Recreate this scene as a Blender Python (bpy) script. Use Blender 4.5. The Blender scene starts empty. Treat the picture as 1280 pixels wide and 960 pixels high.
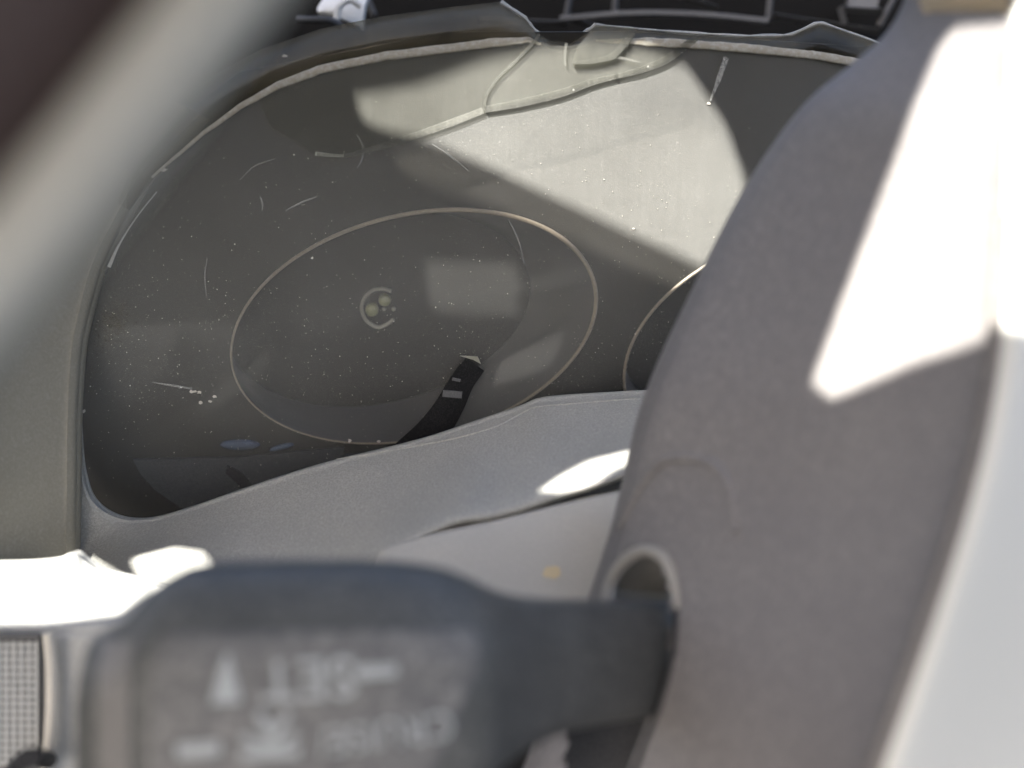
import bpy, bmesh, math, random
from mathutils import Vector, Matrix, geometry
from mathutils.bvhtree import BVHTree
random.seed(7)

# ------------------------------------------------------------------ camera
F = 1500.0                     # focal length in photograph pixels (1280 wide)
PITCH = math.radians(22)
CAM = Vector((0.0, -0.30, 1.10))
RX = Vector((1, 0, 0))
FW = Vector((0, math.cos(PITCH), -math.sin(PITCH)))
UP = Vector((0, math.sin(PITCH), math.cos(PITCH)))
sc = bpy.context.scene
cd = bpy.data.cameras.new('camera')
cam = bpy.data.objects.new('camera', cd)
sc.collection.objects.link(cam)
cam.location = CAM
cam.rotation_euler = (math.pi / 2 - PITCH, 0, 0)
cd.sensor_width = 36.0
cd.lens = 36.0 * F / 1280.0
cd.clip_start = 0.004
cd.clip_end = 100.0
cd.dof.use_dof = True
cd.dof.focus_distance = 0.298
cd.dof.aperture_fstop = cd.lens / 5.0
cd.dof.aperture_blades = 0
sc.camera = cam

# ------------------------------------------------------------------ sun, sky, exposure
SUN_C = Vector((-0.36, 0.46, -0.81)).normalized()      # towards the sun, camera axes (right, up, forward)
SUN = (RX * SUN_C.x + UP * SUN_C.y + FW * SUN_C.z).normalized()
world = bpy.data.worlds.new('World')
sc.world = world
world.use_nodes = True
wn = world.node_tree
wn.nodes.clear()
sky = wn.nodes.new('ShaderNodeTexSky')
sky.sky_type = 'NISHITA'
sky.sun_disc = False
sky.sun_elevation = math.asin(SUN.z)
sky.sun_rotation = math.atan2(SUN.x, SUN.y)
sky.air_density = 0.8
sky.dust_density = 6.0
sky.ozone_density = 0.8
bg = wn.nodes.new('ShaderNodeBackground')
bg.inputs['Strength'].default_value = 0.098
wo = wn.nodes.new('ShaderNodeOutputWorld')
wn.links.new(sky.outputs[0], bg.inputs[0])
wn.links.new(bg.outputs[0], wo.inputs[0])
sd = bpy.data.lights.new('sun', 'SUN')
sd.energy = 5.0
sd.angle = math.radians(0.53)
sd.color = (1.0, 0.965, 0.91)
sun = bpy.data.objects.new('sun', sd)
sc.collection.objects.link(sun)
sun.rotation_euler = SUN.to_track_quat('Z', 'Y').to_euler()
sc.view_settings.view_transform = 'Standard'
sc.view_settings.look = 'None'
sc.view_settings.exposure = 2.52
sc.view_settings.gamma = 1.0
sc.view_settings.use_curve_mapping = False
sc.cycles.max_bounces = 10
sc.cycles.transparent_max_bounces = 24
sc.cycles.caustics_reflective = False
sc.cycles.caustics_refractive = False

# ------------------------------------------------------------------ helpers
def W(v):
    return CAM + RX * v[0] + UP * v[1] + FW * v[2]

def C(px, py, z):
    return Vector(((px - 640) / F * z, (480 - py) / F * z, z))

def P(px, py, z):
    return W(C(px, py, z))

# the cluster's own plane (camera axes)
PN = Vector((0.08, -0.40, -0.92)).normalized()
PO = C(560, 380, 0.300)

def zpl(px, py, d=0.0):
    r = Vector(((px - 640) / F, (480 - py) / F, 1.0))
    return PN.dot(PO - PN * d) / PN.dot(r)

def L(px, py, d=0.0):
    """pixel -> point on the cluster plane, d metres behind the lens front"""
    return P(px, py, zpl(px, py, d))
NW = (RX * PN.x + UP * PN.y + FW * PN.z)      # towards the viewer, world axes

def cr(pts, n):
    """Catmull-Rom through tuples, n samples in all"""
    pts = [Vector(p) for p in pts]
    m = len(pts) - 1
    out = []
    for i in range(n):
        t = i / (n - 1) * m
        k = min(int(t), m - 1)
        u = t - k
        p1, p2 = pts[k], pts[k + 1]
        p0 = pts[k - 1] if k > 0 else p1 * 2 - p2
        p3 = pts[k + 2] if k + 2 <= m else p2 * 2 - p1
        out.append(0.5 * ((2 * p1) + (p2 - p0) * u + (2 * p0 - 5 * p1 + 4 * p2 - p3) * u * u + (3 * p1 - p0 - 3 * p2 + p3) * u ** 3))
    return out

def lin(pts, n):
    pts = [Vector(p) for p in pts]
    m = len(pts) - 1
    out = []
    for i in range(n):
        t = i / (n - 1) * m
        k = min(int(t), m - 1)
        out.append(pts[k].lerp(pts[k + 1], t - k))
    return out

def obj(name, verts, faces, mat, parent=None, smooth=True, fmat=None, sharp=35):
    me = bpy.data.meshes.new(name)
    me.from_pydata([tuple(v) for v in verts], [], faces)
    bm = bmesh.new()
    bm.from_mesh(me)
    bmesh.ops.recalc_face_normals(bm, faces=bm.faces)
    bm.to_mesh(me)
    bm.free()
    for m in (mat if isinstance(mat, (list, tuple)) else [mat]):
        me.materials.append(m)
    if fmat:
        for p, i in zip(me.polygons, fmat):
            p.material_index = i
    if smooth:
        me.polygons.foreach_set('use_smooth', [True] * len(me.polygons))
        try:
            me.set_sharp_from_angle(angle=math.radians(sharp))
        except Exception:
            pass
    o = bpy.data.objects.new(name, me)
    sc.collection.objects.link(o)
    if parent:
        setparent(o, parent)
    return o

def rootof(p):
    return p.parent if p.parent else p

def setparent(o, p):
    o.parent = p
    r = p
    m = Matrix.Identity(4)
    while r:
        if r.type == 'EMPTY':
            m = Matrix.Translation(-r.location)
        r = r.parent
    # meshes carry world coordinates; only the top Empty is displaced
    o.matrix_parent_inverse = m if p.type == 'EMPTY' else Matrix.Identity(4)

def thing(name, label, cat, loc):
    o = bpy.data.objects.new(name, None)
    sc.collection.objects.link(o)
    o.location = loc
    o.empty_display_size = 0.01
    o['label'] = label
    o['category'] = cat
    return o

def slab(name, grid, thick, mat, parent=None, smooth=True, drop=None, sharp=40):
    """grid: rows of world points; a closed skin of that thickness, its back away from the camera"""
    R, Cn = len(grid), len(grid[0])
    off = FW * thick if not isinstance(thick, Vector) else thick
    v = [p for row in grid for p in row]
    n = len(v)
    v = v + [p + off for p in v]
    f = []
    for i in range(R - 1):
        for j in range(Cn - 1):
            a, b, c, d = i * Cn + j, i * Cn + j + 1, (i + 1) * Cn + j + 1, (i + 1) * Cn + j
            if drop and drop((v[a] + v[c]) / 2):
                continue
            f.append((a, b, c, d))
            f.append((d + n, c + n, b + n, a + n))
    loop = [j for j in range(Cn)] + [i * Cn + Cn - 1 for i in range(1, R)] + [(R - 1) * Cn + j for j in range(Cn - 2, -1, -1)] + [i * Cn for i in range(R - 2, 0, -1)]
    for a, b in zip(loop, loop[1:] + loop[:1]):
        f.append((a, a + n, b + n, b))
    return obj(name, v, f, mat, parent, smooth, sharp=sharp)

def loft(rows, nu, nv, straight=False):
    """rows of control tuples (px,py,z) -> grid of world points"""
    g = lin if straight else cr
    rr = [g(r, nu) for r in rows]
    cols = [cr([rr[k][i] for k in range(len(rr))], nv) for i in range(nu)]
    return [[P(*cols[i][j]) for i in range(nu)] for j in range(nv)]

def tube(name, pts, rad, mat, parent=None, closed=False, sides=10, flat=1.0):
    n = len(pts)
    v, f = [], []
    for i, p in enumerate(pts):
        if closed:
            t = pts[(i + 1) % n] - pts[i - 1]
        else:
            t = pts[min(i + 1, n - 1)] - pts[max(i - 1, 0)]
        t.normalize()
        a = t.cross(FW)
        if a.length < 1e-6:
            a = t.cross(RX)
        a.normalize()
        b = t.cross(a)
        r = rad[i] if isinstance(rad, (list, tuple)) else rad
        for k in range(sides):
            q = 2 * math.pi * k / sides
            v.append(p + a * math.cos(q) * r + b * math.sin(q) * r * flat)
    m = n if closed else n - 1
    for i in range(m):
        for k in range(sides):
            a0, a1 = i * sides + k, i * sides + (k + 1) % sides
            b0, b1 = ((i + 1) % n) * sides + k, ((i + 1) % n) * sides + (k + 1) % sides
            f.append((a0, a1, b1, b0))
    if not closed:
        f.append(tuple(range(sides))[::-1])
        f.append(tuple(range((n - 1) * sides, n * sides)))
    return obj(name, v, f, mat, parent)

def plate(name, outline, thick, mat, parent=None, holes=(), smooth=False, backmat=False):
    """flat slab from world points; holes are loops of world points too; back away along -NW"""
    loops = [list(outline)] + [list(h) for h in holes]
    tri = geometry.tessellate_polygon(loops)
    v = [p for l in loops for p in l]
    n = len(v)
    off = -NW * thick
    v = v + [p + off for p in v]
    f, fm = [], []
    for t in tri:
        f.append(tuple(t)); fm.append(0)
        f.append(tuple(i + n for i in reversed(t))); fm.append(1 if backmat else 0)
    k = 0
    for l in loops:
        m = len(l)
        for i in range(m):
            a, b = k + i, k + (i + 1) % m
            f.append((a, b, b + n, a + n)); fm.append(1 if backmat else 0)
        k += m
    return obj(name, v, f, mat, parent, smooth, fmat=fm if backmat else None)

def ell(cx, cy, k, n, d, ca=51984., cb=21316., cc=7738., shift=None):
    """tilted ellipse outline (photo pixels) laid on the cluster plane"""
    l1 = math.sqrt(ca); l21 = cc / l1; l2 = math.sqrt(cb - l21 * l21)
    out = []
    for i in range(n):
        t = 2 * math.pi * i / n
        x, y = math.cos(t), math.sin(t)
        out.append(L(cx + k * l1 * x, cy - k * (l21 * x + l2 * y), d))
    return out

BV = {}
def hit(o, px, py):
    if o.name not in BV:
        dg = bpy.context.evaluated_depsgraph_get()
        bm = bmesh.new(); bm.from_mesh(o.data)
        BV[o.name] = BVHTree.FromBMesh(bm); bm.free()
    d = (P(px, py, 1.0) - CAM).normalized()
    h = BV[o.name].ray_cast(CAM, d)
    return h[0]

def inpoly(x, y, poly):
    c = False
    for (x1, y1), (x2, y2) in zip(poly, poly[1:] + poly[:1]):
        if (y1 > y) != (y2 > y) and x < (x2 - x1) * (y - y1) / (y2 - y1) + x1:
            c = not c
    return c

def pix(p):
    q = p - CAM
    z = q.dot(FW)
    return 640 + q.dot(RX) / z * F, 480 - q.dot(UP) / z * F

# ------------------------------------------------------------------ materials
def nt(name):
    m = bpy.data.materials.new(name)
    m.use_nodes = True
    t = m.node_tree
    t.nodes.clear()
    out = t.nodes.new('ShaderNodeOutputMaterial')
    return m, t, out

def noise(t, co, scale, detail=3.0, rough=0.55, stretch=None):
    src = co
    if stretch:
        mp = t.nodes.new('ShaderNodeMapping')
        mp.inputs['Scale'].default_value = stretch[0]
        mp.inputs['Rotation'].default_value = stretch[1]
        t.links.new(co, mp.inputs[0]); src = mp.outputs[0]
    n = t.nodes.new('ShaderNodeTexNoise')
    n.inputs['Scale'].default_value = scale
    n.inputs['Detail'].default_value = detail
    n.inputs['Roughness'].default_value = rough
    t.links.new(src, n.inputs['Vector'])
    return n.outputs['Fac']

def ramp(t, fac, stops):
    r = t.nodes.new('ShaderNodeMapRange')
    r.inputs[1].default_value, r.inputs[2].default_value, r.inputs[3].default_value, r.inputs[4].default_value = stops
    t.links.new(fac, r.inputs[0])
    return r.outputs[0]

def math_(t, op, a, b):
    m = t.nodes.new('ShaderNodeMath'); m.operation = op
    for i, x in enumerate((a, b)):
        if isinstance(x, (int, float)):
            m.inputs[i].default_value = x
        else:
            t.links.new(x, m.inputs[i])
    return m.outputs[0]

def coords(t):
    g = t.nodes.new('ShaderNodeNewGeometry')     # position in the place itself, metres
    return g.outputs['Position']

def plastic(name, col, rough=0.6, dust=(0.55, 0.53, 0.48), dustamt=0.12, grain=2600, bump=0.25, spec=0.4, blotch=60, speck=0.0, bdist=0.0004):
    m, t, out = nt(name)
    co = coords(t)
    b = t.nodes.new('ShaderNodeBsdfPrincipled')
    g = noise(t, co, grain, 2.0, 0.6)
    bl = noise(t, co, blotch, 4.0, 0.6)
    f = math_(t, 'MULTIPLY', ramp(t, bl, (0.3, 0.75, 0.2, 1.0)), dustamt)
    f2 = math_(t, 'ADD', f, ramp(t, g, (0.35, 0.7, -dustamt * 0.9, dustamt * 1.0)))
    if speck:
        s = noise(t, co, grain * 0.45, 0.0)
        f2 = math_(t, 'ADD', f2, ramp(t, s, (0.70, 0.76, 0.0, speck)))
    mx = t.nodes.new('ShaderNodeMix'); mx.data_type = 'RGBA'
    mx.inputs['A'].default_value = (*col, 1)
    mx.inputs['B'].default_value = (*dust, 1)
    t.links.new(f2, mx.inputs['Factor'])
    t.links.new(mx.outputs['Result'], b.inputs['Base Color'])
    t.links.new(ramp(t, bl, (0.2, 0.8, rough - 0.08, rough + 0.1)), b.inputs['Roughness'])
    b.inputs['Specular IOR Level'].default_value = spec
    bp = t.nodes.new('ShaderNodeBump')
    bp.inputs['Strength'].default_value = bump
    bp.inputs['Distance'].default_value = bdist
    t.links.new(g, bp.inputs['Height'])
    t.links.new(bp.outputs[0], b.inputs['Normal'])
    t.links.new(b.outputs[0], out.inputs[0])
    return m

def clear(name, dust, dcol=(0.75, 0.75, 0.70), tint=(1, 1, 1), var=0.05, gloss=0.6, grough=0.04, streak=0.04, speck=0.25, scale=1.0, reflection_fade=False):
    """clear plastic with settled dust: what is not dust lets the view straight through"""
    m, t, out = nt(name)
    co = coords(t)
    big = noise(t, co, 25 * scale, 5.0, 0.6)
    fine = noise(t, co, 2300 * scale, 2.0, 0.7)
    st = noise(t, co, 1.0, 3.0, 0.6, stretch=((1600, 60, 60), (0, 0.12, 0)))
    st2 = noise(t, co, 1.0, 2.0, 0.6, stretch=((90, 1200, 1200), (0, 0.5, 0)))
    f = ramp(t, big, (0.3, 0.7, dust - var, dust + var))
    f = math_(t, 'ADD', f, ramp(t, fine, (0.35, 0.65, -var * 0.45, var * 0.45)))
    f = math_(t, 'ADD', f, ramp(t, st, (0.45, 0.75, 0.0, streak)))
    f = math_(t, 'ADD', f, ramp(t, st2, (0.62, 0.75, 0.0, streak)))
    sp = noise(t, co, 1500 * scale, 0.0)
    f = math_(t, 'ADD', f, ramp(t, sp, (0.80, 0.84, 0.0, speck)))
    if reflection_fade:     # dust thinned towards the bottom, painting in a dark reflection on the lower lens
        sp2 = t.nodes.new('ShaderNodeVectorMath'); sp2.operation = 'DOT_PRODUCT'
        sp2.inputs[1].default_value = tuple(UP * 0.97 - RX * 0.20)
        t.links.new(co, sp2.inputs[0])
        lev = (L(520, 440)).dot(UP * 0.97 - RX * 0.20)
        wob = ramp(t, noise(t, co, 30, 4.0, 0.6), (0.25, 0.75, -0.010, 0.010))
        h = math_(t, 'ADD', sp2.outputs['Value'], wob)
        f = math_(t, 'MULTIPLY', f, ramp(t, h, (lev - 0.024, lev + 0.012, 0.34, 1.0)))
    tr = t.nodes.new('ShaderNodeBsdfTransparent'); tr.inputs[0].default_value = (*tint, 1)
    df = t.nodes.new('ShaderNodeBsdfDiffuse'); df.inputs[0].default_value = (*dcol, 1)
    m1 = t.nodes.new('ShaderNodeMixShader')
    t.links.new(f, m1.inputs[0]); t.links.new(tr.outputs[0], m1.inputs[1]); t.links.new(df.outputs[0], m1.inputs[2])
    fr = t.nodes.new('ShaderNodeFresnel'); fr.inputs[0].default_value = 1.46
    gl = t.nodes.new('ShaderNodeBsdfGlossy'); gl.inputs['Roughness'].default_value = grough
    m2 = t.nodes.new('ShaderNodeMixShader')
    t.links.new(math_(t, 'MULTIPLY', fr.outputs[0], gloss), m2.inputs[0])
    t.links.new(m1.outputs[0], m2.inputs[1]); t.links.new(gl.outputs[0], m2.inputs[2])
    t.links.new(m2.outputs[0], out.inputs[0])
    return m

M = {}
M['lens'] = clear('dusty clear lens', 0.137, speck=0.08, gloss=0.15, streak=0.012, var=0.022, reflection_fade=True)
M['lens_back'] = clear('clear lens back', 0.0, var=0.0, streak=0.0, speck=0.0, gloss=0.15)
M['shard_clear'] = clear('clear shard', 0.02, tint=(0.93, 0.93, 0.91), var=0.01, gloss=0.3, streak=0.01, speck=0.03)
M['shard'] = clear('scuffed clear shard', 0.05, tint=(0.84, 0.84, 0.81), var=0.02, gloss=0.3, streak=0.01, speck=0.03)
M['flange'] = clear('dirty lens flange', 0.10, dcol=(0.30, 0.26, 0.18), tint=(0.70, 0.69, 0.64), var=0.10, gloss=0.09, grough=0.22, scale=2.0)
M['crack_edge'] = clear('fracture face', 0.055, tint=(0.86, 0.86, 0.84), var=0.03, gloss=0.15, grough=0.3, speck=0.05)
M['crack_pale'] = clear('pale fracture face', 0.38, var=0.10, gloss=0.8, grough=0.2)
M['crack_dark'] = clear('dark fracture face', 0.05, tint=(0.72, 0.72, 0.69), var=0.03, gloss=0.4, grough=0.2)
M['film'] = clear('scuff on lens', 0.14, var=0.07, gloss=0.0)
M['fleck'] = plastic('white plastic fleck', (0.50, 0.47, 0.41), 0.8, dustamt=0.05)
M['edge_dust'] = plastic('dust packed lens edge', (0.30, 0.275, 0.215), 0.85, dustamt=0.25, blotch=220, grain=900, bump=0.03)
M['crust_film'] = clear('thin tan crust', 0.16, dcol=(0.45, 0.40, 0.28), var=0.10, gloss=0.0)
M['crust'] = plastic('tan dirt crust', (0.20, 0.18, 0.13), 0.9, dustamt=0.1)
M['mask'] = plastic('charcoal mask plate', (0.016, 0.015, 0.012), 0.55, dustamt=0.008, spec=0.25, bump=0.1)
M['face'] = plastic('dark gauge face', (0.014, 0.013, 0.011), 0.5, dustamt=0.008, spec=0.25, bump=0.05)
M['cup'] = plastic('smoky gauge wall', (0.075, 0.074, 0.072), 0.35, dustamt=0.01, spec=0.6, bump=0.05)
M['ring'] = plastic('tan gauge ring', (0.23, 0.19, 0.135), 0.35, dustamt=0.1)
M['hubring'] = plastic('pale hub ring', (0.26, 0.25, 0.20), 0.4, dustamt=0.1)
M['peg'] = plastic('olive peg', (0.24, 0.24, 0.12), 0.3, dustamt=0.1)
M['black'] = plastic('black plastic', (0.006, 0.006, 0.007), 0.45, dustamt=0.02, spec=0.3)
M['tick'] = plastic('grey tick print', (0.11, 0.11, 0.11), 0.6, dustamt=0.05)
M['pod'] = plastic('slate pod plate', (0.022, 0.024, 0.027), 0.5, dustamt=0.03, spec=0.4)
M['blue'] = plastic('blue sky glint lens', (0.06, 0.085, 0.13), 0.1, dustamt=0.02, spec=0.8)
M['bezel'] = plastic('grained grey bezel', (0.30, 0.30, 0.275), 0.55, dustamt=0.26, grain=2000, bump=0.6, speck=0.15)
M['trim'] = plastic('dusty brown grey trim', (0.225, 0.205, 0.155), 0.6, dustamt=0.06, grain=1500, speck=0.05)
M['cover'] = plastic('pale grey cover', (0.40, 0.388, 0.348), 0.6, dustamt=0.12, grain=1500)
M['stain'] = plastic('ochre stain', (0.55, 0.45, 0.26), 0.8, dustamt=0.2, blotch=500)
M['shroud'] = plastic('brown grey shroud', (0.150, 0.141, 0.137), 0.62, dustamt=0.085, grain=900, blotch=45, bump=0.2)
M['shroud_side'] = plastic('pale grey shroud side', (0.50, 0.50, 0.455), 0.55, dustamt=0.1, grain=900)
M['edge_shade_tone'] = plastic('brown edge shade', (0.10, 0.09, 0.082), 0.6, dustamt=0.08)
M['collar'] = plastic('grey collar', (0.27, 0.255, 0.225), 0.55, dustamt=0.1)
M['rubber'] = plastic('black rubber boot', (0.012, 0.012, 0.013), 0.7, dustamt=0.02)
M['stalk'] = plastic('black stalk plastic', (0.056, 0.058, 0.055), 0.5, dustamt=0.06, grain=900, spec=0.4)
M['stalk_face'] = plastic('dusty stalk face', (0.088, 0.087, 0.085), 0.6, dustamt=0.12, grain=700, blotch=90)
M['stalk_end'] = plastic('grey stalk end', (0.13, 0.125, 0.118), 0.5, dustamt=0.12)
M['ink'] = plastic('worn pale lettering', (0.30, 0.32, 0.315), 0.6, dustamt=0.1)
M['ledge'] = plastic('grey ledge plastic', (0.33, 0.33, 0.31), 0.6, dustamt=0.1, grain=900)
M['grille_back'] = plastic('grey grille back', (0.13, 0.13, 0.125), 0.7, dustamt=0.1)
M['grille'] = plastic('grey grille bars', (0.32, 0.33, 0.32), 0.6, dustamt=0.2)
M['grille_rim'] = plastic('pale grille rim', (0.50, 0.47, 0.40), 0.5, dustamt=0.1)
M['bar'] = plastic('pale warm grey bar', (0.49, 0.465, 0.385), 0.5, dustamt=0.1, grain=500)
M['leather'] = plastic('dark brown leather', (0.060, 0.036, 0.029), 0.6, dustamt=0.04, grain=900)
M['frame'] = plastic('black dash frame', (0.004, 0.004, 0.004), 0.8, dustamt=0.005, spec=0.1)
M['rib'] = plastic('dark grey rib', (0.06, 0.06, 0.06), 0.5, dustamt=0.06)
M['clip'] = plastic('off white clip', (0.55, 0.56, 0.55), 0.5, dustamt=0.1)
M['foam'] = plastic('beige foam', (0.40, 0.33, 0.22), 0.9, dustamt=0.1)
M['sun_blocker'] = plastic('grey blocker panel', (0.30, 0.29, 0.27), 0.9, dustamt=0.1, grain=400, blotch=20)

# ------------------------------------------------------------------ setting: cavity behind the dash
g = loft([[(-420, -420, .50), (640, -420, .50), (1800, -420, .50)], [(-420, 480, .50), (640, 480, .50), (1800, 480, .50)], [(-420, 1500, .50), (640, 1500, .50), (1800, 1500, .50)]], 5, 5)
cav = slab('cavity_wall', g, 0.01, M['frame'])
cav['kind'] = 'structure'

# ------------------------------------------------------------------ black dash frame with ribs, top
fr = thing('dashboard_frame', 'black ribbed dashboard frame behind the broken top of the lens', 'frame', P(800, 60, .40))
g = loft([[(200, -60, .43), (640, -60, .43), (1250, -60, .43)], [(200, 140, .43), (640, 140, .43), (1250, 150, .43)]], 5, 4)
slab('back_panel', g, 0.006, M['frame'], fr)
def rib(a, b, z=.415, r=0.0011, name='rib'):
    tube(name, lin([P(a[0], a[1], z), P(b[0], b[1], z)], 4), r, M['rib'], fr, sides=4, flat=2.5)
for a, b in [((600, 26), (706, 30)), ((706, 30), (716, -20)), ((716, 26), (765, 40)), ((768, 18), (770, -20)), ((840, -8), (896, 11)),
             ((960, 26), (965, -20)), ((966, 20), (1098, 40)), ((1050, 10), (1056, 30)), ((1098, 34), (1122, -10)), ((1050, 11), (1100, 14)), ((455, -10), (468, 20)), ((655, 40), (658, 70))]:
    rib(a, b)
cu = cr([P(700, 24, .41), P(790, 17, .41), P(880, 19, .41), P(960, 27, .41)], 12)
tube('rail', cu, 0.0012, M['rib'], fr, sides=6)
g = loft([[(1062, -6, .418), (1100, -4, .418)], [(1060, 8, .416), (1096, 11, .416)]], 3, 3)
slab('boss', g, 0.004, M['rib'], fr)

ck = thing('retaining_clip', 'small off-white plastic clip poking up behind the lens rim', 'clip', P(428, 30, .38))
g = loft([[(412, -12, .385), (430, -14, .383), (462, -12, .385)], [(396, 12, .38), (420, 8, .378), (456, 6, .38)], [(412, 20, .38), (430, 24, .378), (452, 34, .38)]], 10, 8)
slab('clip_body', g, 0.004, M['clip'], ck)
tube('clip_eye', cr([P(421, 24, .375), P(424, 8, .374), P(438, 0, .374), P(452, 8, .375)], 14), 0.0012, M['clip'], ck)
tube('wire', cr([P(372, 24, .372), P(390, 25, .37), P(410, 25, .37), P(426, 32, .372)], 10), 0.0012, M['pod'], ck)

# ------------------------------------------------------------------ instrument cluster
cl = thing('instrument_cluster', 'dark dusty instrument cluster with broken clear lens and two oval gauges', 'gauge', L(480, 600, .03))
INNER = [(160, 262), (190, 222), (250, 170), (300, 133), (345, 108), (400, 87), (480, 70), (560, 60), (620, 53), (660, 50), (676, 55), (690, 61), (712, 62), (730, 57), (745, 51), (800, 52), (860, 55), (930, 60), (990, 66), (1025, 70), (1092, 82), (1160, 96)]
OUTER = [(118, 235), (150, 190), (215, 130), (265, 95), (325, 62), (400, 36), (480, 20), (560, 9), (626, 2), (656, 22), (670, 40), (688, 50), (712, 53), (730, 42), (745, 31), (800, 36), (860, 41), (930, 45), (988, 44), (1024, 27), (1092, 51), (1160, 78)]
pane = [(60, 720), (78, 560), (98, 430), (128, 335)] + INNER + [(1160, 720)]
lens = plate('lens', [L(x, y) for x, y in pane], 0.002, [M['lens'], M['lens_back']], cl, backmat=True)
# flange: the lens bends back along its top, torn off towards the right
gi = [P(x, y, zpl(x, y) + .0012) for x, y in INNER]
go = [P(x, y, zpl(x, y) + .016) for x, y in OUTER]
prof = [(1.0, .024), (1.0, .016), (.93, .009), (.75, .0035), (.5, .0005), (.25, -.0006), (.08, .0002), (0, .0012)]
fg = [[P(x + (u - x) * k, y + (w - y) * k, zpl(x, y) + dz) for (x, y), (u, w) in zip(INNER, OUTER)] for k, dz in prof]
slab('lens_flange', fg, 0.0012, M['flange'], cl, sharp=70)
# dust packed along the bend
rr = [0.00075 + 0.0003 * random.random() for _ in range(90)]
e = lin([L(x, y, -.0004) for x, y in INNER[1:11]], 60)
tube('lens_edge', [p + UP * random.uniform(-.0001, .0001) for p in e], [(.0003 + .0007 * min(1, i / 25) * random.uniform(.95, 1.05)) * min(1, .25 + (59 - i) / 16) for i in range(60)], M['edge_dust'], cl, flat=.5)
e = lin([L(x, y, -.0004) for x, y in INNER[14:]], 50)
tube('lens_edge', e, [random.uniform(.0009, .0011) * min(1, .2 + i / 10) for i in range(50)], M['edge_dust'], cl, flat=.5)
# torn lip of the flange, paler
e = lin([go[i] for i in range(8, 15)], 30)
tube('torn_edge', e, [random.uniform(.0003, .0007) for _ in e], M['crack_pale'], cl, sides=6)
e = lin([go[i] for i in range(14, 22)], 30)
tube('torn_edge', e, [random.uniform(.0002, .0005) for _ in e], M['crack_pale'], cl, sides=6)

# mask plate with two gauge openings
D0 = 0.011
ring1 = ell(517, 408, 1.0, 96, D0)
ring2 = ell(1000, 430, 1.0, 96, D0, ca=220. ** 2, cb=150. ** 2, cc=9500.)
outer = [L(x, y, D0) for x, y in [(20, 760), (60, 400), (150, 200), (300, 90), (560, 40), (800, 40), (1250, 70), (1300, 760)]]
plate('mask_plate', outer, 0.001, M['mask'], cl, holes=[ring1, ring2])
def gauge(ring, face_px, k, depth, parent):
    n = len(ring)
    fc = L(face_px[0], face_px[1], D0 + depth)
    c0 = sum(ring, Vector()) / n
    s = (fc - CAM).length / (c0 - CAM).length
    rows = []
    for u in (0.0, 0.12, 0.4, 0.75, 0.95, 1.0):
        sh = u
        kk = 1 + (k * s - 1) * (u ** 0.8)
        rows.append([c0.lerp(fc, sh) + (p - c0) * kk for p in ring])
    rows = [[p for p in r] for r in rows]
    v = [p for r in rows for p in r]
    f = []
    for i in range(len(rows) - 1):
        for j in range(n):
            f.append((i * n + j, i * n + (j + 1) % n, (i + 1) * n + (j + 1) % n, (i + 1) * n + j))
    w = obj('gauge_wall', v, f, M['cup'], parent)
    base = rows[-1]
    fo = obj('gauge_face', [p for p in base] + [p - NW * .001 for p in base], [tuple(range(n)), tuple(range(2 * n - 1, n - 1, -1))] + [(j, (j + 1) % n, n + (j + 1) % n, n + j) for j in range(n)], M['face'], parent, smooth=False)
    return fc, base
tube('gauge_ring', [p + NW * .0002 for p in ring1], [.00022 + .00038 * (.5 + .5 * math.cos(2 * math.pi * (i / 96 - .14))) for i in range(96)], M['ring'], cl, closed=True, sides=8)
tube('gauge_ring', [p + NW * .0002 for p in ring2], .00042, M['ring'], cl, closed=True, sides=8)
fc, base1 = gauge(ring1, (473, 388), 0.83, 0.020, cl)
gauge(ring2, (960, 405), 0.83, 0.020, cl)
# faint larger ring seen above the gauge
DF = D0 + 0.020
zf = (fc - CAM).dot(FW)
def FP(px, py, d=0.0006):
    return L(px, py, DF - d)
# spindle hub
hb = tube('hub_ring', cr([FP(489, 364), FP(478, 361), FP(466, 363), FP(456, 372), FP(452, 385), FP(456, 398), FP(465, 406), FP(474, 409), FP(484, 405), FP(492, 399)], 40), .0005, M['hubring'], cl, sides=8)
def dome(name, px, py, rpx, mat, parent):
    c = FP(px, py); r = rpx / F * zpl(px, py, DF)
    a = NW.cross(UP).normalized(); b = NW.cross(a)
    v, f = [], []
    n = 14
    prof = [(1, 0), (1, .7), (.92, 1.0), (.6, 1.25), (.2, 1.35)]
    for q, h in prof:
        for k in range(n):
            t = 2 * math.pi * k / n
            v.append(c + (a * math.cos(t) + b * math.sin(t)) * r * q + NW * r * h)
    for i in range(len(prof) - 1):
        for k in range(n):
            f.append((i * n + k, i * n + (k + 1) % n, (i + 1) * n + (k + 1) % n, (i + 1) * n + k))
    f.append(tuple(range((len(prof) - 1) * n, len(prof) * n)))
    f.append(tuple(range(n))[::-1])
    return obj(name, v, f, mat, parent)
dome('peg', 465, 386, 8, M['peg'], cl)
dome('peg', 481, 374, 7.5, M['peg'], cl)
dome('pin', 480, 386, 2.5, M['hubring'], cl)
dome('pin', 492, 386, 2.5, M['hubring'], cl)
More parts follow.
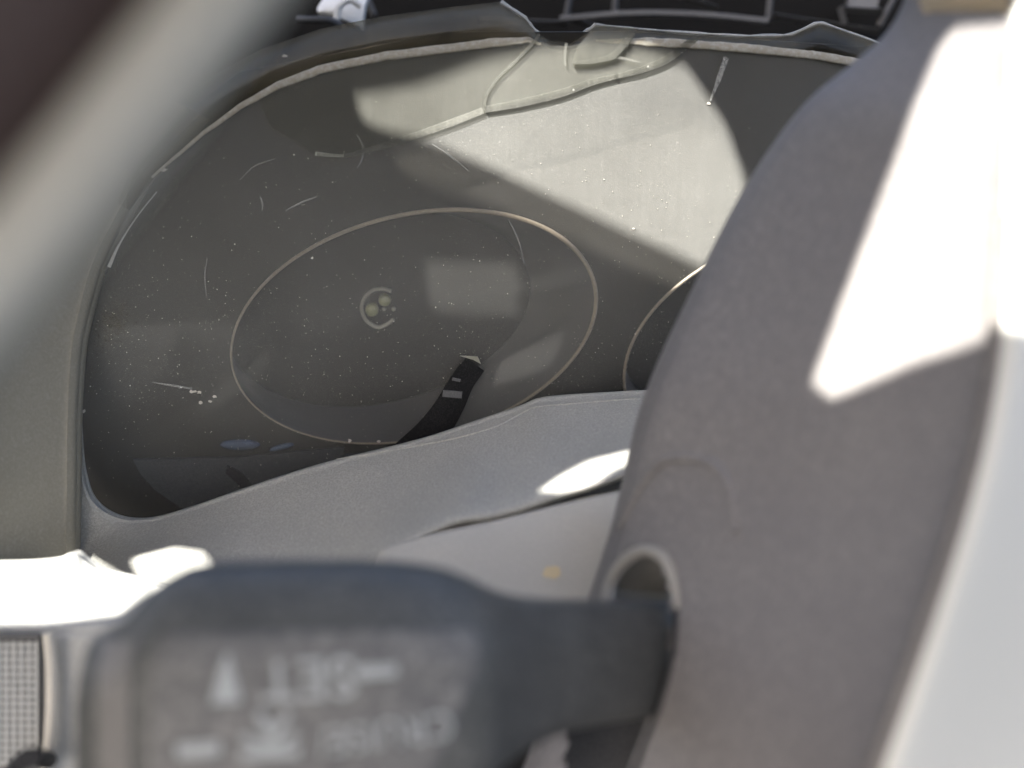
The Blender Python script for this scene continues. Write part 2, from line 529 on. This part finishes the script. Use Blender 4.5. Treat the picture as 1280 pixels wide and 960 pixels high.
# black band painting a dark reflection, with two ticks and the pale tip
mid = cr([(594, 455), (577, 478), (566, 500), (553, 522), (535, 545), (512, 568), (490, 590)], 28)
mid = [Vector((p.x, p.y)) for p in [Vector((a[0], a[1], 0)) for a in mid]] if False else mid
g = []
for i, p in enumerate(mid):
    q = (mid[min(i + 1, 27)] - mid[max(i - 1, 0)]).normalized()
    nrm = Vector((-q.y, q.x))
    wdt = 14 + i * .35
    g.append([L(p.x + nrm.x * wdt * s, p.y + nrm.y * wdt * s, -.0012) for s in (-1, -.4, .4, 1)])
band = slab('dark_reflection_band', g, 0.0006, M['black'], cl)
for (x0, y0, x1, y1, h) in [(554, 492, 578, 494, 4), (566, 474, 576, 476, 1.5)]:
    plate('tick', [L(x0, y0 - h, -.0018), L(x1, y1 - h, -.0018), L(x1 - 1, y1 + h, -.0018), L(x0 - 1, y0 + h, -.0018)], .0004, M['tick'], band)
plate('pointer_tip', [L(575, 445, -.0018), L(597, 446, -.0018), L(601, 455, -.0018), L(592, 450, -.0018)], .0004, M['hubring'], cl)
# lower pods behind the lens
def disc(name, cx, cy, ax, ay, rot, d, mat, th=.001):
    out = []
    for i in range(72):
        t = 2 * math.pi * i / 72
        x, y = ax * math.cos(t), ay * math.sin(t)
        out.append(L(cx + x * math.cos(rot) - y * math.sin(rot), cy + x * math.sin(rot) + y * math.cos(rot), d))
    return plate(name, out, th, mat, cl)
poly = [(166, 575), (175, 592), (195, 614), (225, 634), (250, 646), (420, 646), (430, 560), (300, 572)]
plate('lower_pod', [L(x, y, .0095) for x, y in poly], .001, M['pod'], cl)
plate('pod_slot', [L(x, y, .0090) for x, y in [(284, 582), (300, 590), (312, 602), (322, 616), (306, 622), (296, 604), (282, 592)]], .0004, M['black'], cl)
plate('lower_pod', [L(x, y, .0095) for x, y in [(430, 569), (560, 566), (700, 548), (860, 520), (860, 640), (430, 646)]], .001, M['pod'], cl)
def gleam(px, py, a, b, mat, rot=0.0):
    v, f = [], []
    rings = [(1, 0), (.95, .35), (.7, .75), (.35, .95)]
    for q, h in rings:
        for k in range(20):
            t = 2 * math.pi * k / 20
            x, y = a * q * math.cos(t), b * q * math.sin(t)
            v.append(L(px + x * math.cos(rot) - y * math.sin(rot), py + x * math.sin(rot) + y * math.cos(rot), .0095 - .004 * h))
    for i in range(3):
        for k in range(20):
            f.append((i * 20 + k, i * 20 + (k + 1) % 20, (i + 1) * 20 + (k + 1) % 20, (i + 1) * 20 + k))
    f.append(tuple(range(60, 80))); f.append(tuple(range(20))[::-1])
    return obj('sky_glint_lens', v, f, mat, cl)
gleam(300, 556, 26, 8, M['blue'])  # blue base colour paints the sky gleam on these small lenses
gleam(352, 559, 17, 5, M['blue'], -.25)

# the broken piece in front of the lens
DS = -.0007
low = [(396, 194), (430, 196), (455, 190), (500, 178), (560, 158), (606, 141), (650, 133), (700, 121), (740, 107), (790, 92), (830, 78), (858, 58), (872, 47)]
topl = [(860, 52), (800, 49), (745, 48), (730, 54), (712, 58), (690, 58), (676, 52), (660, 47), (620, 50), (560, 57), (480, 67), (400, 84), (345, 105), (322, 122), (340, 160)]
plate('lens_shard', [L(x, y, DS) for x, y in low[:6] + [(609, 118), (622, 98), (645, 76), (668, 50)] + topl[8:]], .0005, M['shard_clear'], cl)
plate('lens_shard', [L(x, y, DS) for x, y in low[5:] + topl[:8] + [(646, 76), (623, 98), (610, 118)]], .0005, M['shard'], cl)
def ribbon(name, pts, w, d, mat, parent, th=.0002):
    """thin raised strip on the lens; w: half widths in pixels"""
    n = max(8, len(pts) * 4)
    c = cr([(x, y, 0) for x, y in pts], n)
    ws = lin([(q, 0, 0) for q in (w if isinstance(w, (list, tuple)) else [w] * 2)], n)
    a, b = [], []
    for i, p in enumerate(c):
        t = (c[min(i + 1, n - 1)] - c[max(i - 1, 0)]).normalized()
        k = ws[i].x
        a.append(L(p.x - t.y * k, p.y + t.x * k, d)); b.append(L(p.x + t.y * k, p.y - t.x * k, d))
    return slab(name, [a, b], -NW * th, mat, parent)
ribbon('fracture_face', [(396, 193), (430, 195), (455, 189), (500, 176), (560, 155), (604, 138)], [2, 2.5, 3, 4, 4.5, 4], DS - .0003, M['crack_edge'], cl)
ribbon('fracture_face', [(606, 137), (650, 129), (700, 117), (740, 103), (772, 95)], [4, 5, 5, 4, 3], DS - .0003, M['crack_dark'], cl)
ribbon('fracture_face', [(768, 96), (800, 88), (830, 76), (856, 58), (872, 46)], [3, 4, 5, 5, 4], DS - .0003, M['crack_dark'], cl)
ribbon('crack', [(606, 138), (608, 120), (622, 98), (645, 76), (668, 52), (674, 42)], [2, 1.6, 1.6, 1.8, 2, 2], DS - .0003, M['crack_dark'], cl)
ribbon('crack', [(790, 40), (780, 55), (766, 70), (745, 76), (716, 79)], [6, 5, 4, 3, 2], DS - .0008, M['crack_dark'], cl)
ribbon('crack', [(765, 72), (780, 73), (800, 78)], [2, 1.5, .4], DS - .0008, M['crack_edge'], cl)
ribbon('crack', [(708, 54), (706, 70), (707, 82)], [1.5, 1.5, 1], DS - .0008, M['crack_edge'], cl)
plate('lens_shard', [L(x, y, DS - .0012) for x, y in [(722, 60), (746, 31), (798, 36), (784, 56), (768, 74), (740, 80), (716, 80)]], .001, M['shard'], cl)

# scuffs and flecks lying on the lens
for pts, w in [([(394, 192), (412, 194), (430, 195)], [2.4, 2, 1.6]), ([(908, 72), (898, 100), (888, 126)], [3.5, 3, .8]), ([(540, 180), (562, 194), (586, 214)], [.5, 1.2, .4]),
               ([(446, 168), (454, 184), (452, 200), (446, 210)], [.8, 1.2, 1.2, .5]), ([(357, 263), (375, 254), (396, 246)], [.6, 1.6, .5]), ([(325, 245), (328, 255), (327, 264)], [.5, 1.2, .6]),
               ([(190, 478), (215, 482), (240, 486)], [.4, 1.6, 1.0]), ([(636, 275), (648, 300), (655, 330)], [.5, 1.1, .7]), ([(136, 334), (150, 304), (172, 270), (196, 240)], [2.5, 1.2, .8, .6]),
               ([(258, 370), (256, 345), (259, 322)], [.4, .8, .4]), ([(300, 225), (318, 208), (345, 198)], [.4, .9, .4])]:
    ribbon('scuff', pts, w, -.0005, M['film'] if w[0] < 2 else M['crack_pale'], cl, th=.0002)
def fleck(name, px, py, r, parent, d=-.0003, sq=1.0, n=8):
    a0 = random.random() * 6
    return plate(name, [L(px + r * random.uniform(.3, 1.2) * math.cos(a0 + 2 * math.pi * k / n), py + sq * r * random.uniform(.3, 1.2) * math.sin(a0 + 2 * math.pi * k / n), d) for k in range(n)], .0002, M['fleck'], parent)
for x, y, r, s in [(240, 490, 5, .6), (249, 491, 4, .5), (250, 503, 3.4, 1), (262, 502, 3, .6), (269, 496, 3, .8), (105, 514, 3, .8), (390, 323, 2.4, 1), (437, 551, 2.6, 1), (474, 552, 3, .5), (792, 286, 2, .6), (898, 96, 2, 1), (886, 129, 2.4, .8), (205, 213, 5, .7), (355, 70, 4, .5)]:
    fleck('fleck', x, y, r, cl, sq=s)
# fine dust: hundreds of grains, one mesh
v, f = [], []
for i in range(2600):
    x, y = random.uniform(110, 960), random.triangular(70, 640, 470)
    r = 0.22 + 0.40 * random.random() ** 3
    if random.random() < .02: r *= 1.9
    b0 = len(v)
    a0 = random.random() * 6
    for k in range(4):
        v.append(L(x + r * math.cos(a0 + k * 1.571) * random.uniform(.6, 1.3), y + r * math.sin(a0 + k * 1.571) * random.uniform(.6, 1.3), -.00015))
    v.append(L(x, y, -.0004))
    f += [(b0 + k, b0 + (k + 1) % 4, b0 + 4) for k in range(4)] + [(b0, b0 + 3, b0 + 2, b0 + 1)]
dst = obj('dust_grains', v, f, M['fleck'], cl, smooth=False)
dst['kind'] = 'stuff'
# crusted dirt at the left edge of the lens
v, f = [], []
for i in range(420):
    x = random.gauss(142, 12); y = random.gauss(402, 16) + (x - 142) * -.6
    if x < 112: continue
    r = .4 + 1.0 * random.random() ** 2
    b0 = len(v); a0 = random.random() * 6
    for k in range(5):
        v.append(L(x + r * math.cos(a0 + k * 1.2566), y + r * math.sin(a0 + k * 1.2566), -.0001))
    v.append(L(x, y, -.0003 - .0002 * random.random()))
    f += [(b0 + k, b0 + (k + 1) % 5, b0 + 5) for k in range(5)] + [(b0 + 4, b0 + 3, b0 + 2, b0 + 1, b0)]
d2 = obj('dirt_crust', v, f, M['crust_film'], cl, smooth=False)
d2['kind'] = 'stuff'

# ------------------------------------------------------------------ bezel lip below the lens
bz = thing('cluster_bezel', 'grained grey plastic bezel lip curving under the lens opening', 'bezel', P(420, 760, .24))
IN = [(96, 470), (98, 540), (103, 590), (116, 625), (145, 645), (185, 648), (240, 633), (300, 612), (400, 580), (520, 550), (600, 524), (650, 507), (672, 498), (700, 494), (760, 490), (830, 487), (960, 486)]
OUTB = [(80, 470), (80, 540), (78, 620), (72, 710), (70, 745), (140, 765), (240, 765), (330, 762), (400, 752), (470, 705), (560, 660), (610, 651), (650, 641), (690, 627), (750, 608), (830, 582), (960, 560)]
r0 = [(x, y, .300) for x, y in IN]
r1 = [(x, y, .2925) for x, y in IN]
def mix(k, z, dy=0):
    out = []
    for (a, b), (c, d) in zip(IN, OUTB):
        w = min(1.0, max(0.0, (a - 130) / 80))
        out.append((a + (c - a) * k, b + (d - b) * k + dy, .293 + (z - .293) * w if z < .293 else z))
    return out
BZ = loft([mix(0, .306, 3), mix(0, .2945), mix(.05, .2915), mix(.15, .286), mix(.5, .268), mix(.85, .251), mix(1.0, .249), mix(1.0, .262, 2)], 150, 46)
bezel = slab('bezel_lip', BZ, .003, M['bezel'], bz, sharp=50)
ribbon3 = cr([(400, 578, 0), (470, 566, 0), (560, 550, 0), (620, 533, 0), (664, 511, 0), (700, 506, 0), (800, 498, 0)], 40)
pts = [hit(bezel, p.x, p.y) for p in ribbon3]
pts = [p for p in pts if p]
tube('bevel_line', pts, .00025, M['bezel'], bz, sides=6)
# ------------------------------------------------------------------ brown-grey side trim, left
tr = thing('side_trim', 'dusty brown-grey trim panel left of the instrument lens', 'trim', P(20, 720, .24))
RE = [(262, 150), (205, 205), (184, 228), (152, 285), (128, 335), (112, 390), (102, 440), (97, 520), (96, 600), (95, 700), (96, 780)]
LE = [(60, 40), (0, 110), (-60, 200), (-90, 260), (-110, 320), (-120, 390), (-120, 440), (-120, 520), (-120, 600), (-120, 700), (-120, 780)]
cols = []
for k, z in [(0, .298), (0.0, .288), (.05, .2845), (.12, .2825), (.5, .268), (1.0, .240)]:
    cols.append([(a + (c - a) * k, b + (d - b) * k, z) for (a, b), (c, d) in zip(RE, LE)])
trim = slab('trim_panel', loft(cols, 60, 26), .003, M['trim'], tr)

# ------------------------------------------------------------------ pale column cover under the bezel
cv = thing('column_cover', 'pale grey column cover with an ochre stain under the bezel', 'cover', P(620, 800, .225))
T = [(463, 712), (476, 690), (496, 681), (540, 668), (620, 651), (700, 631), (780, 613), (880, 590)]
B = [(463, 820), (478, 820), (500, 820), (545, 820), (620, 820), (700, 820), (780, 820), (880, 820)]
def mixc(k, z, dy=0):
    return [(a + (c - a) * k, b + (d - b) * k + dy, z) for (a, b), (c, d) in zip(T, B)]
cover = slab('cover_panel', loft([mixc(0, .262, 4), mixc(0, .2475), mixc(.05, .2440), mixc(.3, .2385), mixc(1, .2250)], 50, 24), .003, M['cover'], cv)
pts = []
for k in range(14):
    a = 2 * math.pi * k / 14
    pts.append(hit(cover, 690 + 13 * math.cos(a) * random.uniform(.75, 1.1), 715 + 8.5 * math.sin(a) * random.uniform(.75, 1.1)))
n = len(pts)
v = [p - FW * .0003 for p in pts] + [p + FW * .0005 for p in pts]
obj('stain', v, [tuple(range(n)), tuple(range(2 * n - 1, n - 1, -1))] + [(k, (k + 1) % n, n + (k + 1) % n, n + k) for k in range(n)], M['stain'], cv, smooth=False)

# ------------------------------------------------------------------ steering column shroud, right
sh = thing('column_shroud', 'large brown-grey steering column shroud sunlit at its upper right', 'shroud', P(900, 1010, .18))
LR = [((1150, -60, .200), (1275, -50, .173)), ((1134, 0, .203), (1268, 12, .171)), ((1108, 42, .206), (1262, 70, .168)), ((1062, 82, .209), (1260, 120, .166)), ((1004, 132, .212), (1258, 170, .164)), ((938, 225, .217), (1255, 270, .161)), ((870, 355, .220), (1250, 370, .158)), ((805, 500, .221), (1240, 470, .156)),
      ((765, 660, .221), (1213, 600, .153)), ((715, 810, .220), (1165, 760, .150)), ((640, 1000, .217), (1082, 1000, .147))]
rows = []
for (a, b) in LR:
    a, b = Vector(a), Vector(b)
    w = b - a
    row = [a + Vector((10, 0, .016)), a + Vector((0, 0, .004)), a + w * .02 + Vector((0, 0, -.0005)), a + w * .09 + Vector((0, 0, -.004)), a + w * .5 + Vector((0, 0, -.004)), a + w * .93, b + Vector((0, 0, 0))]
    rows.append([tuple(p) for p in row])
SLOT = [(760, 760), (765, 728), (783, 703), (808, 692), (828, 703), (838, 728), (843, 770), (838, 820), (826, 868), (806, 920), (780, 990), (700, 990), (712, 905), (740, 860)]
shroud = slab('shroud_face', loft(rows, 90, 220), .0025, M['shroud'], sh, drop=lambda p: inpoly(*pix(p), SLOT))
solid = slab('tmp_face', loft(rows, 90, 220), .0025, M['shroud'])
bpy.data.objects.remove(solid) if False else None
re = [b for a, b in LR]
LR0 = None
re = [(1285, -60, .174)] + re
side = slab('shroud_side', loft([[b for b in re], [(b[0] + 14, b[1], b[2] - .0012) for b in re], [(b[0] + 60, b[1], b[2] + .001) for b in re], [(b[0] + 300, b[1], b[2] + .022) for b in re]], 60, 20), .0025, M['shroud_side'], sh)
tube('edge_shade', cr([P(b[0] - 3, b[1], b[2] - .0004) for b in re[6:]], 50), .0011, M['edge_shade_tone'], sh)  # brown tube painting in the shade of the rounded edge
pts = [hit(solid, p.x, p.y) for p in cr([(776, 660, 0), (800, 612, 0), (826, 580, 0), (850, 573, 0), (882, 576, 0), (906, 592, 0), (918, 625, 0), (922, 665, 0)], 40)]
tube('moulded_line', [p for p in pts if p], .0009, M['shroud'], sh, flat=.8)
pts = [hit(solid, p.x, p.y) for p in cr([(758, 765, 0), (763, 728, 0), (782, 700, 0), (808, 688, 0), (831, 699, 0), (842, 728, 0), (846, 760, 0)], 60)]
tube('slot_edge', [p for p in [hit(solid, q.x, q.y) for q in cr([(845, 755, 0), (845, 790, 0), (840, 825, 0), (827, 876, 0), (806, 932, 0), (784, 990, 0)], 40)] if p], .0006, M['rubber'], sh)
tube('collar', [p - FW * .0004 for p in pts if p], [.0012 - .0008 * max(0, (i - 40) / 20) for i in range(len([p for p in pts if p]))], M['collar'], sh)
pts2 = [hit(solid, p.x, p.y) for p in cr([(842, 735, 0), (846, 775, 0), (840, 825, 0), (827, 876, 0), (806, 932, 0), (784, 990, 0)], 40)]
# inside of the slot: a dark boot well behind the shroud skin
g = loft([[(778, 690, .236), (800, 680, .236), (870, 690, .232)], [(752, 780, .240), (800, 780, .242), (870, 780, .236)], [(700, 900, .240), (780, 900, .242), (850, 900, .236)], [(640, 1020, .240), (740, 1020, .242), (820, 1020, .236)]], 14, 14)
slab('slot_boot', g, .003, M['rubber'], sh)
g = loft([[(770, 690, .231), (800, 684, .230), (838, 694, .229)], [(774, 740, .233), (806, 738, .232), (842, 742, .230)]], 8, 6)
slab('slot_lining', g, .002, M['collar'], sh)
bpy.data.objects.remove(solid)
fm = thing('foam_strip', 'blurred beige foam strip above the column shroud, top right', 'foam', P(1200, 20, .17))
fg2 = []
for j, (y, up) in enumerate([(-45, .0012), (-25, .003), (-5, .0032), (6, .003), (12, .0018), (15, .0003)]):
    fg2.append([hit(shroud, x + 3 * j, y + (3 if i in (0, 7) else 0)) - FW * (up * (.35 if i in (0, 7) else 1)) for i, x in enumerate([1142, 1150, 1165, 1185, 1205, 1225, 1240, 1248])])
slab('foam_block', fg2, .004, M['foam'], fm)

# ------------------------------------------------------------------ lower left ledge with grille
lg = thing('lower_ledge', 'grey lower dash ledge with a strip of sunlight at lower left', 'panel', P(40, 1000, .19))
TT = [(-120, 703), (-40, 703), (30, 702), (70, 698), (92, 690), (105, 699), (128, 713), (165, 722), (215, 735)]
ledge = slab('ledge_panel', loft([[(x, y + 4, 0.2660) for x, y in TT], [(x, y, 0.2500) for x, y in TT], [(x, y + 10, 0.2460) for x, y in TT], [(x, 772, 0.2340) for x, y in TT], [(x, 790, 0.2315) for x, y in TT], [(x, 830, 0.2305) for x, y in TT], [(x, 1020, 0.2300) for x, y in TT]], 60, 60), .003, M['ledge'], lg)
gr = obj('grille_back', [P(-60, 795, 0.2298), P(58, 795, 0.2298), P(56, 1000, 0.2293), P(-60, 1000, 0.2293), P(-60, 795, 0.2315), P(58, 795, 0.2315), P(56, 1000, 0.2310), P(-60, 1000, 0.2310)], [(0, 1, 2, 3), (7, 6, 5, 4), (0, 4, 5, 1), (1, 5, 6, 2), (2, 6, 7, 3), (3, 7, 4, 0)], M['grille_back'], lg, smooth=False)
v, f = [], []
def bar(x0, y0, x1, y1, h, z):
    b0 = len(v)
    dx, dy = x1 - x0, y1 - y0
    l = math.hypot(dx, dy); nx, ny = -dy / l * h, dx / l * h
    for (x, y) in ((x0 + nx, y0 + ny), (x1 + nx, y1 + ny), (x1 - nx, y1 - ny), (x0 - nx, y0 - ny)):
        v.append(P(x, y, z))
    for (x, y) in ((x0 + nx, y0 + ny), (x1 + nx, y1 + ny), (x1 - nx, y1 - ny), (x0 - nx, y0 - ny)):
        v.append(P(x, y, z + .001))
    f.extend([tuple(b0 + i for i in q) for q in ((0, 1, 2, 3), (7, 6, 5, 4), (0, 4, 5, 1), (1, 5, 6, 2), (2, 6, 7, 3), (3, 7, 4, 0))])
for i in range(17):
    bar(-60, 806 + i * 9.2, 46, 806 + i * 9.2, 2.7, 0.2285)
for i in range(12):
    bar(-58 + i * 9.4, 800, -58 + i * 9.4, 955, 2.4, 0.2283)
gm_ = obj('grille_bars', v, f, M['grille'], lg, smooth=False)
gm_['kind'] = 'stuff'
tube('grille_rim', cr([P(60, 792, 0.2275), P(64, 830, 0.2275), P(64, 890, 0.2270), P(58, 960, 0.2270), P(50, 1000, 0.2270)], 24), .0011, M['grille_rim'], lg)
tube('grille_rim', cr([P(-60, 796, 0.2275), P(0, 796, 0.2275), P(50, 796, 0.2275)], 12), .0008, M['rib'], lg)
tube('grille_knob', cr([P(15, 965, 0.2240), P(35, 948, .189), P(60, 950, 0.2240)], 10), .0016, M['rubber'], lg)

# ------------------------------------------------------------------ control stalk
stk = thing('control_stalk', 'black control stalk with upside-down white SET lettering, out of focus', 'stalk', P(400, 1010, .18))
ST = [  # x, top, bottom, z centre, half depth
    (112, 850, 960, 0.1580, 0.0040), (118, 800, 1005, 0.1575, 0.0070), (135, 787, 1018, 0.1570, 0.0085), (160, 772, 1026, 0.1565, 0.0095), (185, 745, 1030, 0.1560, 0.0105), (210, 722, 1034, 0.1558, 0.0110), (240, 711, 1036, 0.1555, 0.0110), (290, 707, 1038, 0.1555, 0.0110),
    (400, 705, 1038, 0.1565, 0.0110), (480, 706, 1034, 0.1575, 0.0110), (540, 713, 1015, 0.1585, 0.0105), (580, 726, 990, 0.1595, 0.0100), (615, 742, 962, 0.1610, 0.0090), (645, 750, 936, 0.1651, 0.0082), (690, 753, 912, 0.1732, 0.0075), (740, 754, 900, 0.1823, 0.0072), (790, 755, 892, 0.1934, 0.0070), (835, 757, 884, 0.2060, 0.0070), (880, 760, 878, 0.2200, 0.0070)]
sx = cr([(s[0], s[1], s[2]) for s in ST], 110)
sz = cr([(s[3], s[4], 0) for s in ST], 110)
v, f = [], []
NS = 40
for a, b in zip(sx, sz):
    top, bot, zc, hd = a.y, a.z, b.x, b.y
    cy, hh = (top + bot) / 2, (bot - top) / 2
    for k in range(NS):
        t = 2 * math.pi * k / NS
        c_, s_ = math.cos(t), math.sin(t)
        e_ = 2 / 4.2
        yy = math.copysign(abs(s_) ** e_, s_); zz = math.copysign(abs(c_) ** e_, c_)
        # chamfer the top front so the face starts lower down
        if zz < 0 and yy > 0:
            zz *= 1 - .45 * max(0, (yy - .45) / .55) ** 1.3
        v.append(P(a.x, cy, zc) + UP * (yy * hh / F * zc) + FW * (zz * hd))
for i in range(109):
    for k in range(NS):
        f.append((i * NS + k, i * NS + (k + 1) % NS, (i + 1) * NS + (k + 1) % NS, (i + 1) * NS + k))
f.append(tuple(range(NS))[::-1]); f.append(tuple(range(109 * NS, 110 * NS)))
body = obj('stalk_body', v, f, M['stalk'], stk)
# face plate following the body
def onbody(px, py, lift):
    h = hit(body, px, py)
    return h + (CAM - h).normalized() * lift
FPOLY = [(196, 815), (212, 798), (240, 790), (400, 786), (560, 785), (592, 792), (600, 812), (588, 850), (566, 905), (540, 960), (520, 985), (190, 985), (186, 900)]
gx, gy = 40, 22
g = []
lft = cr([(212, 792, 0), (196, 815, 0), (188, 870, 0), (184, 930, 0), (184, 990, 0)], gy)
rgt = cr([(590, 788, 0), (600, 812, 0), (584, 862, 0), (560, 918, 0), (530, 990, 0)], gy)
for j in range(gy):
    g.append([onbody(lft[j].x + (rgt[j].x - lft[j].x) * i / (gx - 1), lft[j].y + (rgt[j].y - lft[j].y) * i / (gx - 1), .0005) for i in range(gx)])
fp = slab('face_plate', g, .0012, M['stalk_face'], stk)
g = []
for j in range(16):
    y = 800 + j * 12.5
    g.append([onbody(122 + i * 5.0 + (0 if j > 2 else (3 - j) * 2), y, .0005) for i in range(9)])
slab('end_cap', g, .001, M['stalk_end'], stk)
def lettering(txt, px, py, cap, ang, name='lettering', bold=.010, squeeze=1.0):
    """printed text, its left end at the pixel, turned by ang degrees in the picture"""
    cu = bpy.data.curves.new('t', 'FONT')
    cu.body = txt
    cu.offset = bold
    cu.extrude = 0.0
    to = bpy.data.objects.new('t', cu)
    sc.collection.objects.link(to)
    bpy.context.view_layer.update()
    me = bpy.data.meshes.new_from_object(to.evaluated_get(bpy.context.evaluated_depsgraph_get()))
    bpy.data.objects.remove(to)
    k = cap / .73
    a = math.radians(ang)
    vv = []
    for q in me.vertices:
        x, y = q.co.x * k * squeeze, q.co.y * k
        vv.append(onbody(px + x * math.cos(a) + y * math.sin(a), py + x * math.sin(a) - y * math.cos(a), .0008))
    ff = [tuple(p.vertices) for p in me.polygons]
    return obj(name, vv, ff, M['ink'], fp, smooth=False)
def mark(name, poly):
    pts = [onbody(x, y, .0009) for x, y in poly]
    n = len(pts)
    vv = pts + [p + FW * .0003 for p in pts]
    return obj(name, vv, [tuple(range(n)), tuple(range(2 * n - 1, n - 1, -1))] + [(i, (i + 1) % n, n + (i + 1) % n, n + i) for i in range(n)], M['ink'], fp, smooth=False)
mark('triangle_mark', [(281, 818), (286, 818), (301, 878), (263, 880)])
mark('dash_mark', [(444, 834), (496, 831), (496, 845), (444, 849)])
lettering('SET', 444, 822, 52, 177, squeeze=1.08)
mark('dash_mark', [(220, 931), (274, 927), (275, 944), (221, 948)])
lettering('CRUISE/', 566, 889, 36, 172, bold=.0, squeeze=1.0)
arc = [(336 + 38 * math.cos(math.radians(a)), 912 - 26 * math.sin(math.radians(a))) for a in range(200, 345, 12)]
arc2 = [(336 + 27 * math.cos(math.radians(a)), 912 - 17 * math.sin(math.radians(a))) for a in range(344, 199, -12)]
mark('icon_mark', arc + arc2)
mark('icon_mark', [(318, 894), (326, 890), (342, 912), (356, 890), (364, 894), (346, 924), (334, 924)])
mark('icon_mark', [(300, 940), (374, 936), (374, 946), (300, 950)])

# ------------------------------------------------------------------ steering wheel, nearest the camera, upper left
sw = thing('steering_wheel', 'blurred pale grey rim bar with dark brown leather crossing upper left corner', 'steering wheel', P(0, 460, .075))
cb = cr([P(-330, 700, .066), P(-150, 510, .068), P(0, 345, .070), P(140, 172, .071), P(275, 0, .072), P(400, -170, .073), P(520, -360, .074)], 60)
tube('rim_bar', cb, .0030, M['bar'], sw, sides=20)
cb = cr([P(-480, 560, .074), P(-260, 330, .076), P(-100, 150, .078), P(40, -30, .079), P(180, -220, .080), P(320, -420, .081)], 60)
tube('rim_leather', cb, .0110, M['leather'], sw, sides=24)

# ------------------------------------------------------------------ added unseen panel that blocks the sun; gaps shaped for the sun patches
rf = thing('added_sun_blocker', 'added unseen grey panel with gaps shaped to cast the sun patches', 'sun_blocker', CAM + UP * .25)
CPL = SUN.dot(W(PO)) + .34
def up_to_blocker(p):
    return p + SUN * (CPL - SUN.dot(p))
h1 = [(446, 122), (454, 152), (480, 162), (530, 174), (600, 203), (700, 250), (800, 296), (885, 336), (915, 340), (932, 290), (930, 222), (908, 160), (884, 122), (858, 84), (810, 66), (700, 60), (610, 78), (530, 108)]
h2 = [(-110, 694), (0, 698), (60, 697), (93, 686), (108, 700), (130, 711), (165, 698), (215, 685), (250, 690), (262, 705), (262, 735), (190, 742), (150, 768), (60, 778), (-110, 780)]
h3 = [(1172, 60), (1190, 36), (1255, 30), (1440, 20), (1490, 400), (1300, 425), (1230, 424), (1140, 455), (1040, 498), (1016, 478), (1040, 410), (1085, 290), (1130, 170)]
h4 = [(674, 614), (702, 594), (738, 575), (800, 560), (860, 548), (860, 592), (790, 612), (735, 611), (700, 614)]
BV.clear()
def anyhit(px, py, objs, fallback):
    for o in objs:
        q = hit(o, px, py)
        if q: return q
    return P(px, py, fallback)
slits = [[(530 + j, 328 + 6 * j), (648, 331 + 6 * j), (648, 331.8 + 6 * j), (530 + j, 328.8 + 6 * j)] for j in range(11)]  # thin slits added for a dim sun patch in place of a reflection
holes = [[up_to_blocker(L(x, y)) for x, y in h1],
         [up_to_blocker(anyhit(x, y, [ledge, bezel, trim], .215)) for x, y in h2],
         [up_to_blocker(anyhit(x, y, [shroud, side], .14)) for x, y in h3],
         [up_to_blocker(anyhit(x, y, [bezel], .26)) for x, y in h4]] + [[up_to_blocker(L(x, y)) for x, y in sl] for sl in slits]
A1 = SUN.cross(RX).normalized()
A2 = SUN.cross(A1).normalized()
c0 = up_to_blocker(W(PO))
rim = [c0 + A2 * x + A1 * y for x, y in [(-.30, -.20), (.30, -.20), (.30, .20), (-.30, .20)]]
loops = [rim] + holes
flat = [[Vector(((p - c0).dot(A2), (p - c0).dot(A1), 0)) for p in l] for l in loops]
tri = geometry.tessellate_polygon(flat)
v = [p for l in loops for p in l]
n = len(v)
v = v + [p + SUN * .003 for p in v]
f = [tuple(t) for t in tri] + [tuple(i + n for i in reversed(t)) for t in tri]
k = 0
for l in loops:
    m = len(l)
    f += [(k + i, k + (i + 1) % m, k + (i + 1) % m + n, k + i + n) for i in range(m)]
    k += m
obj('blocker_panel', v, f, M['sun_blocker'], rf, smooth=False)
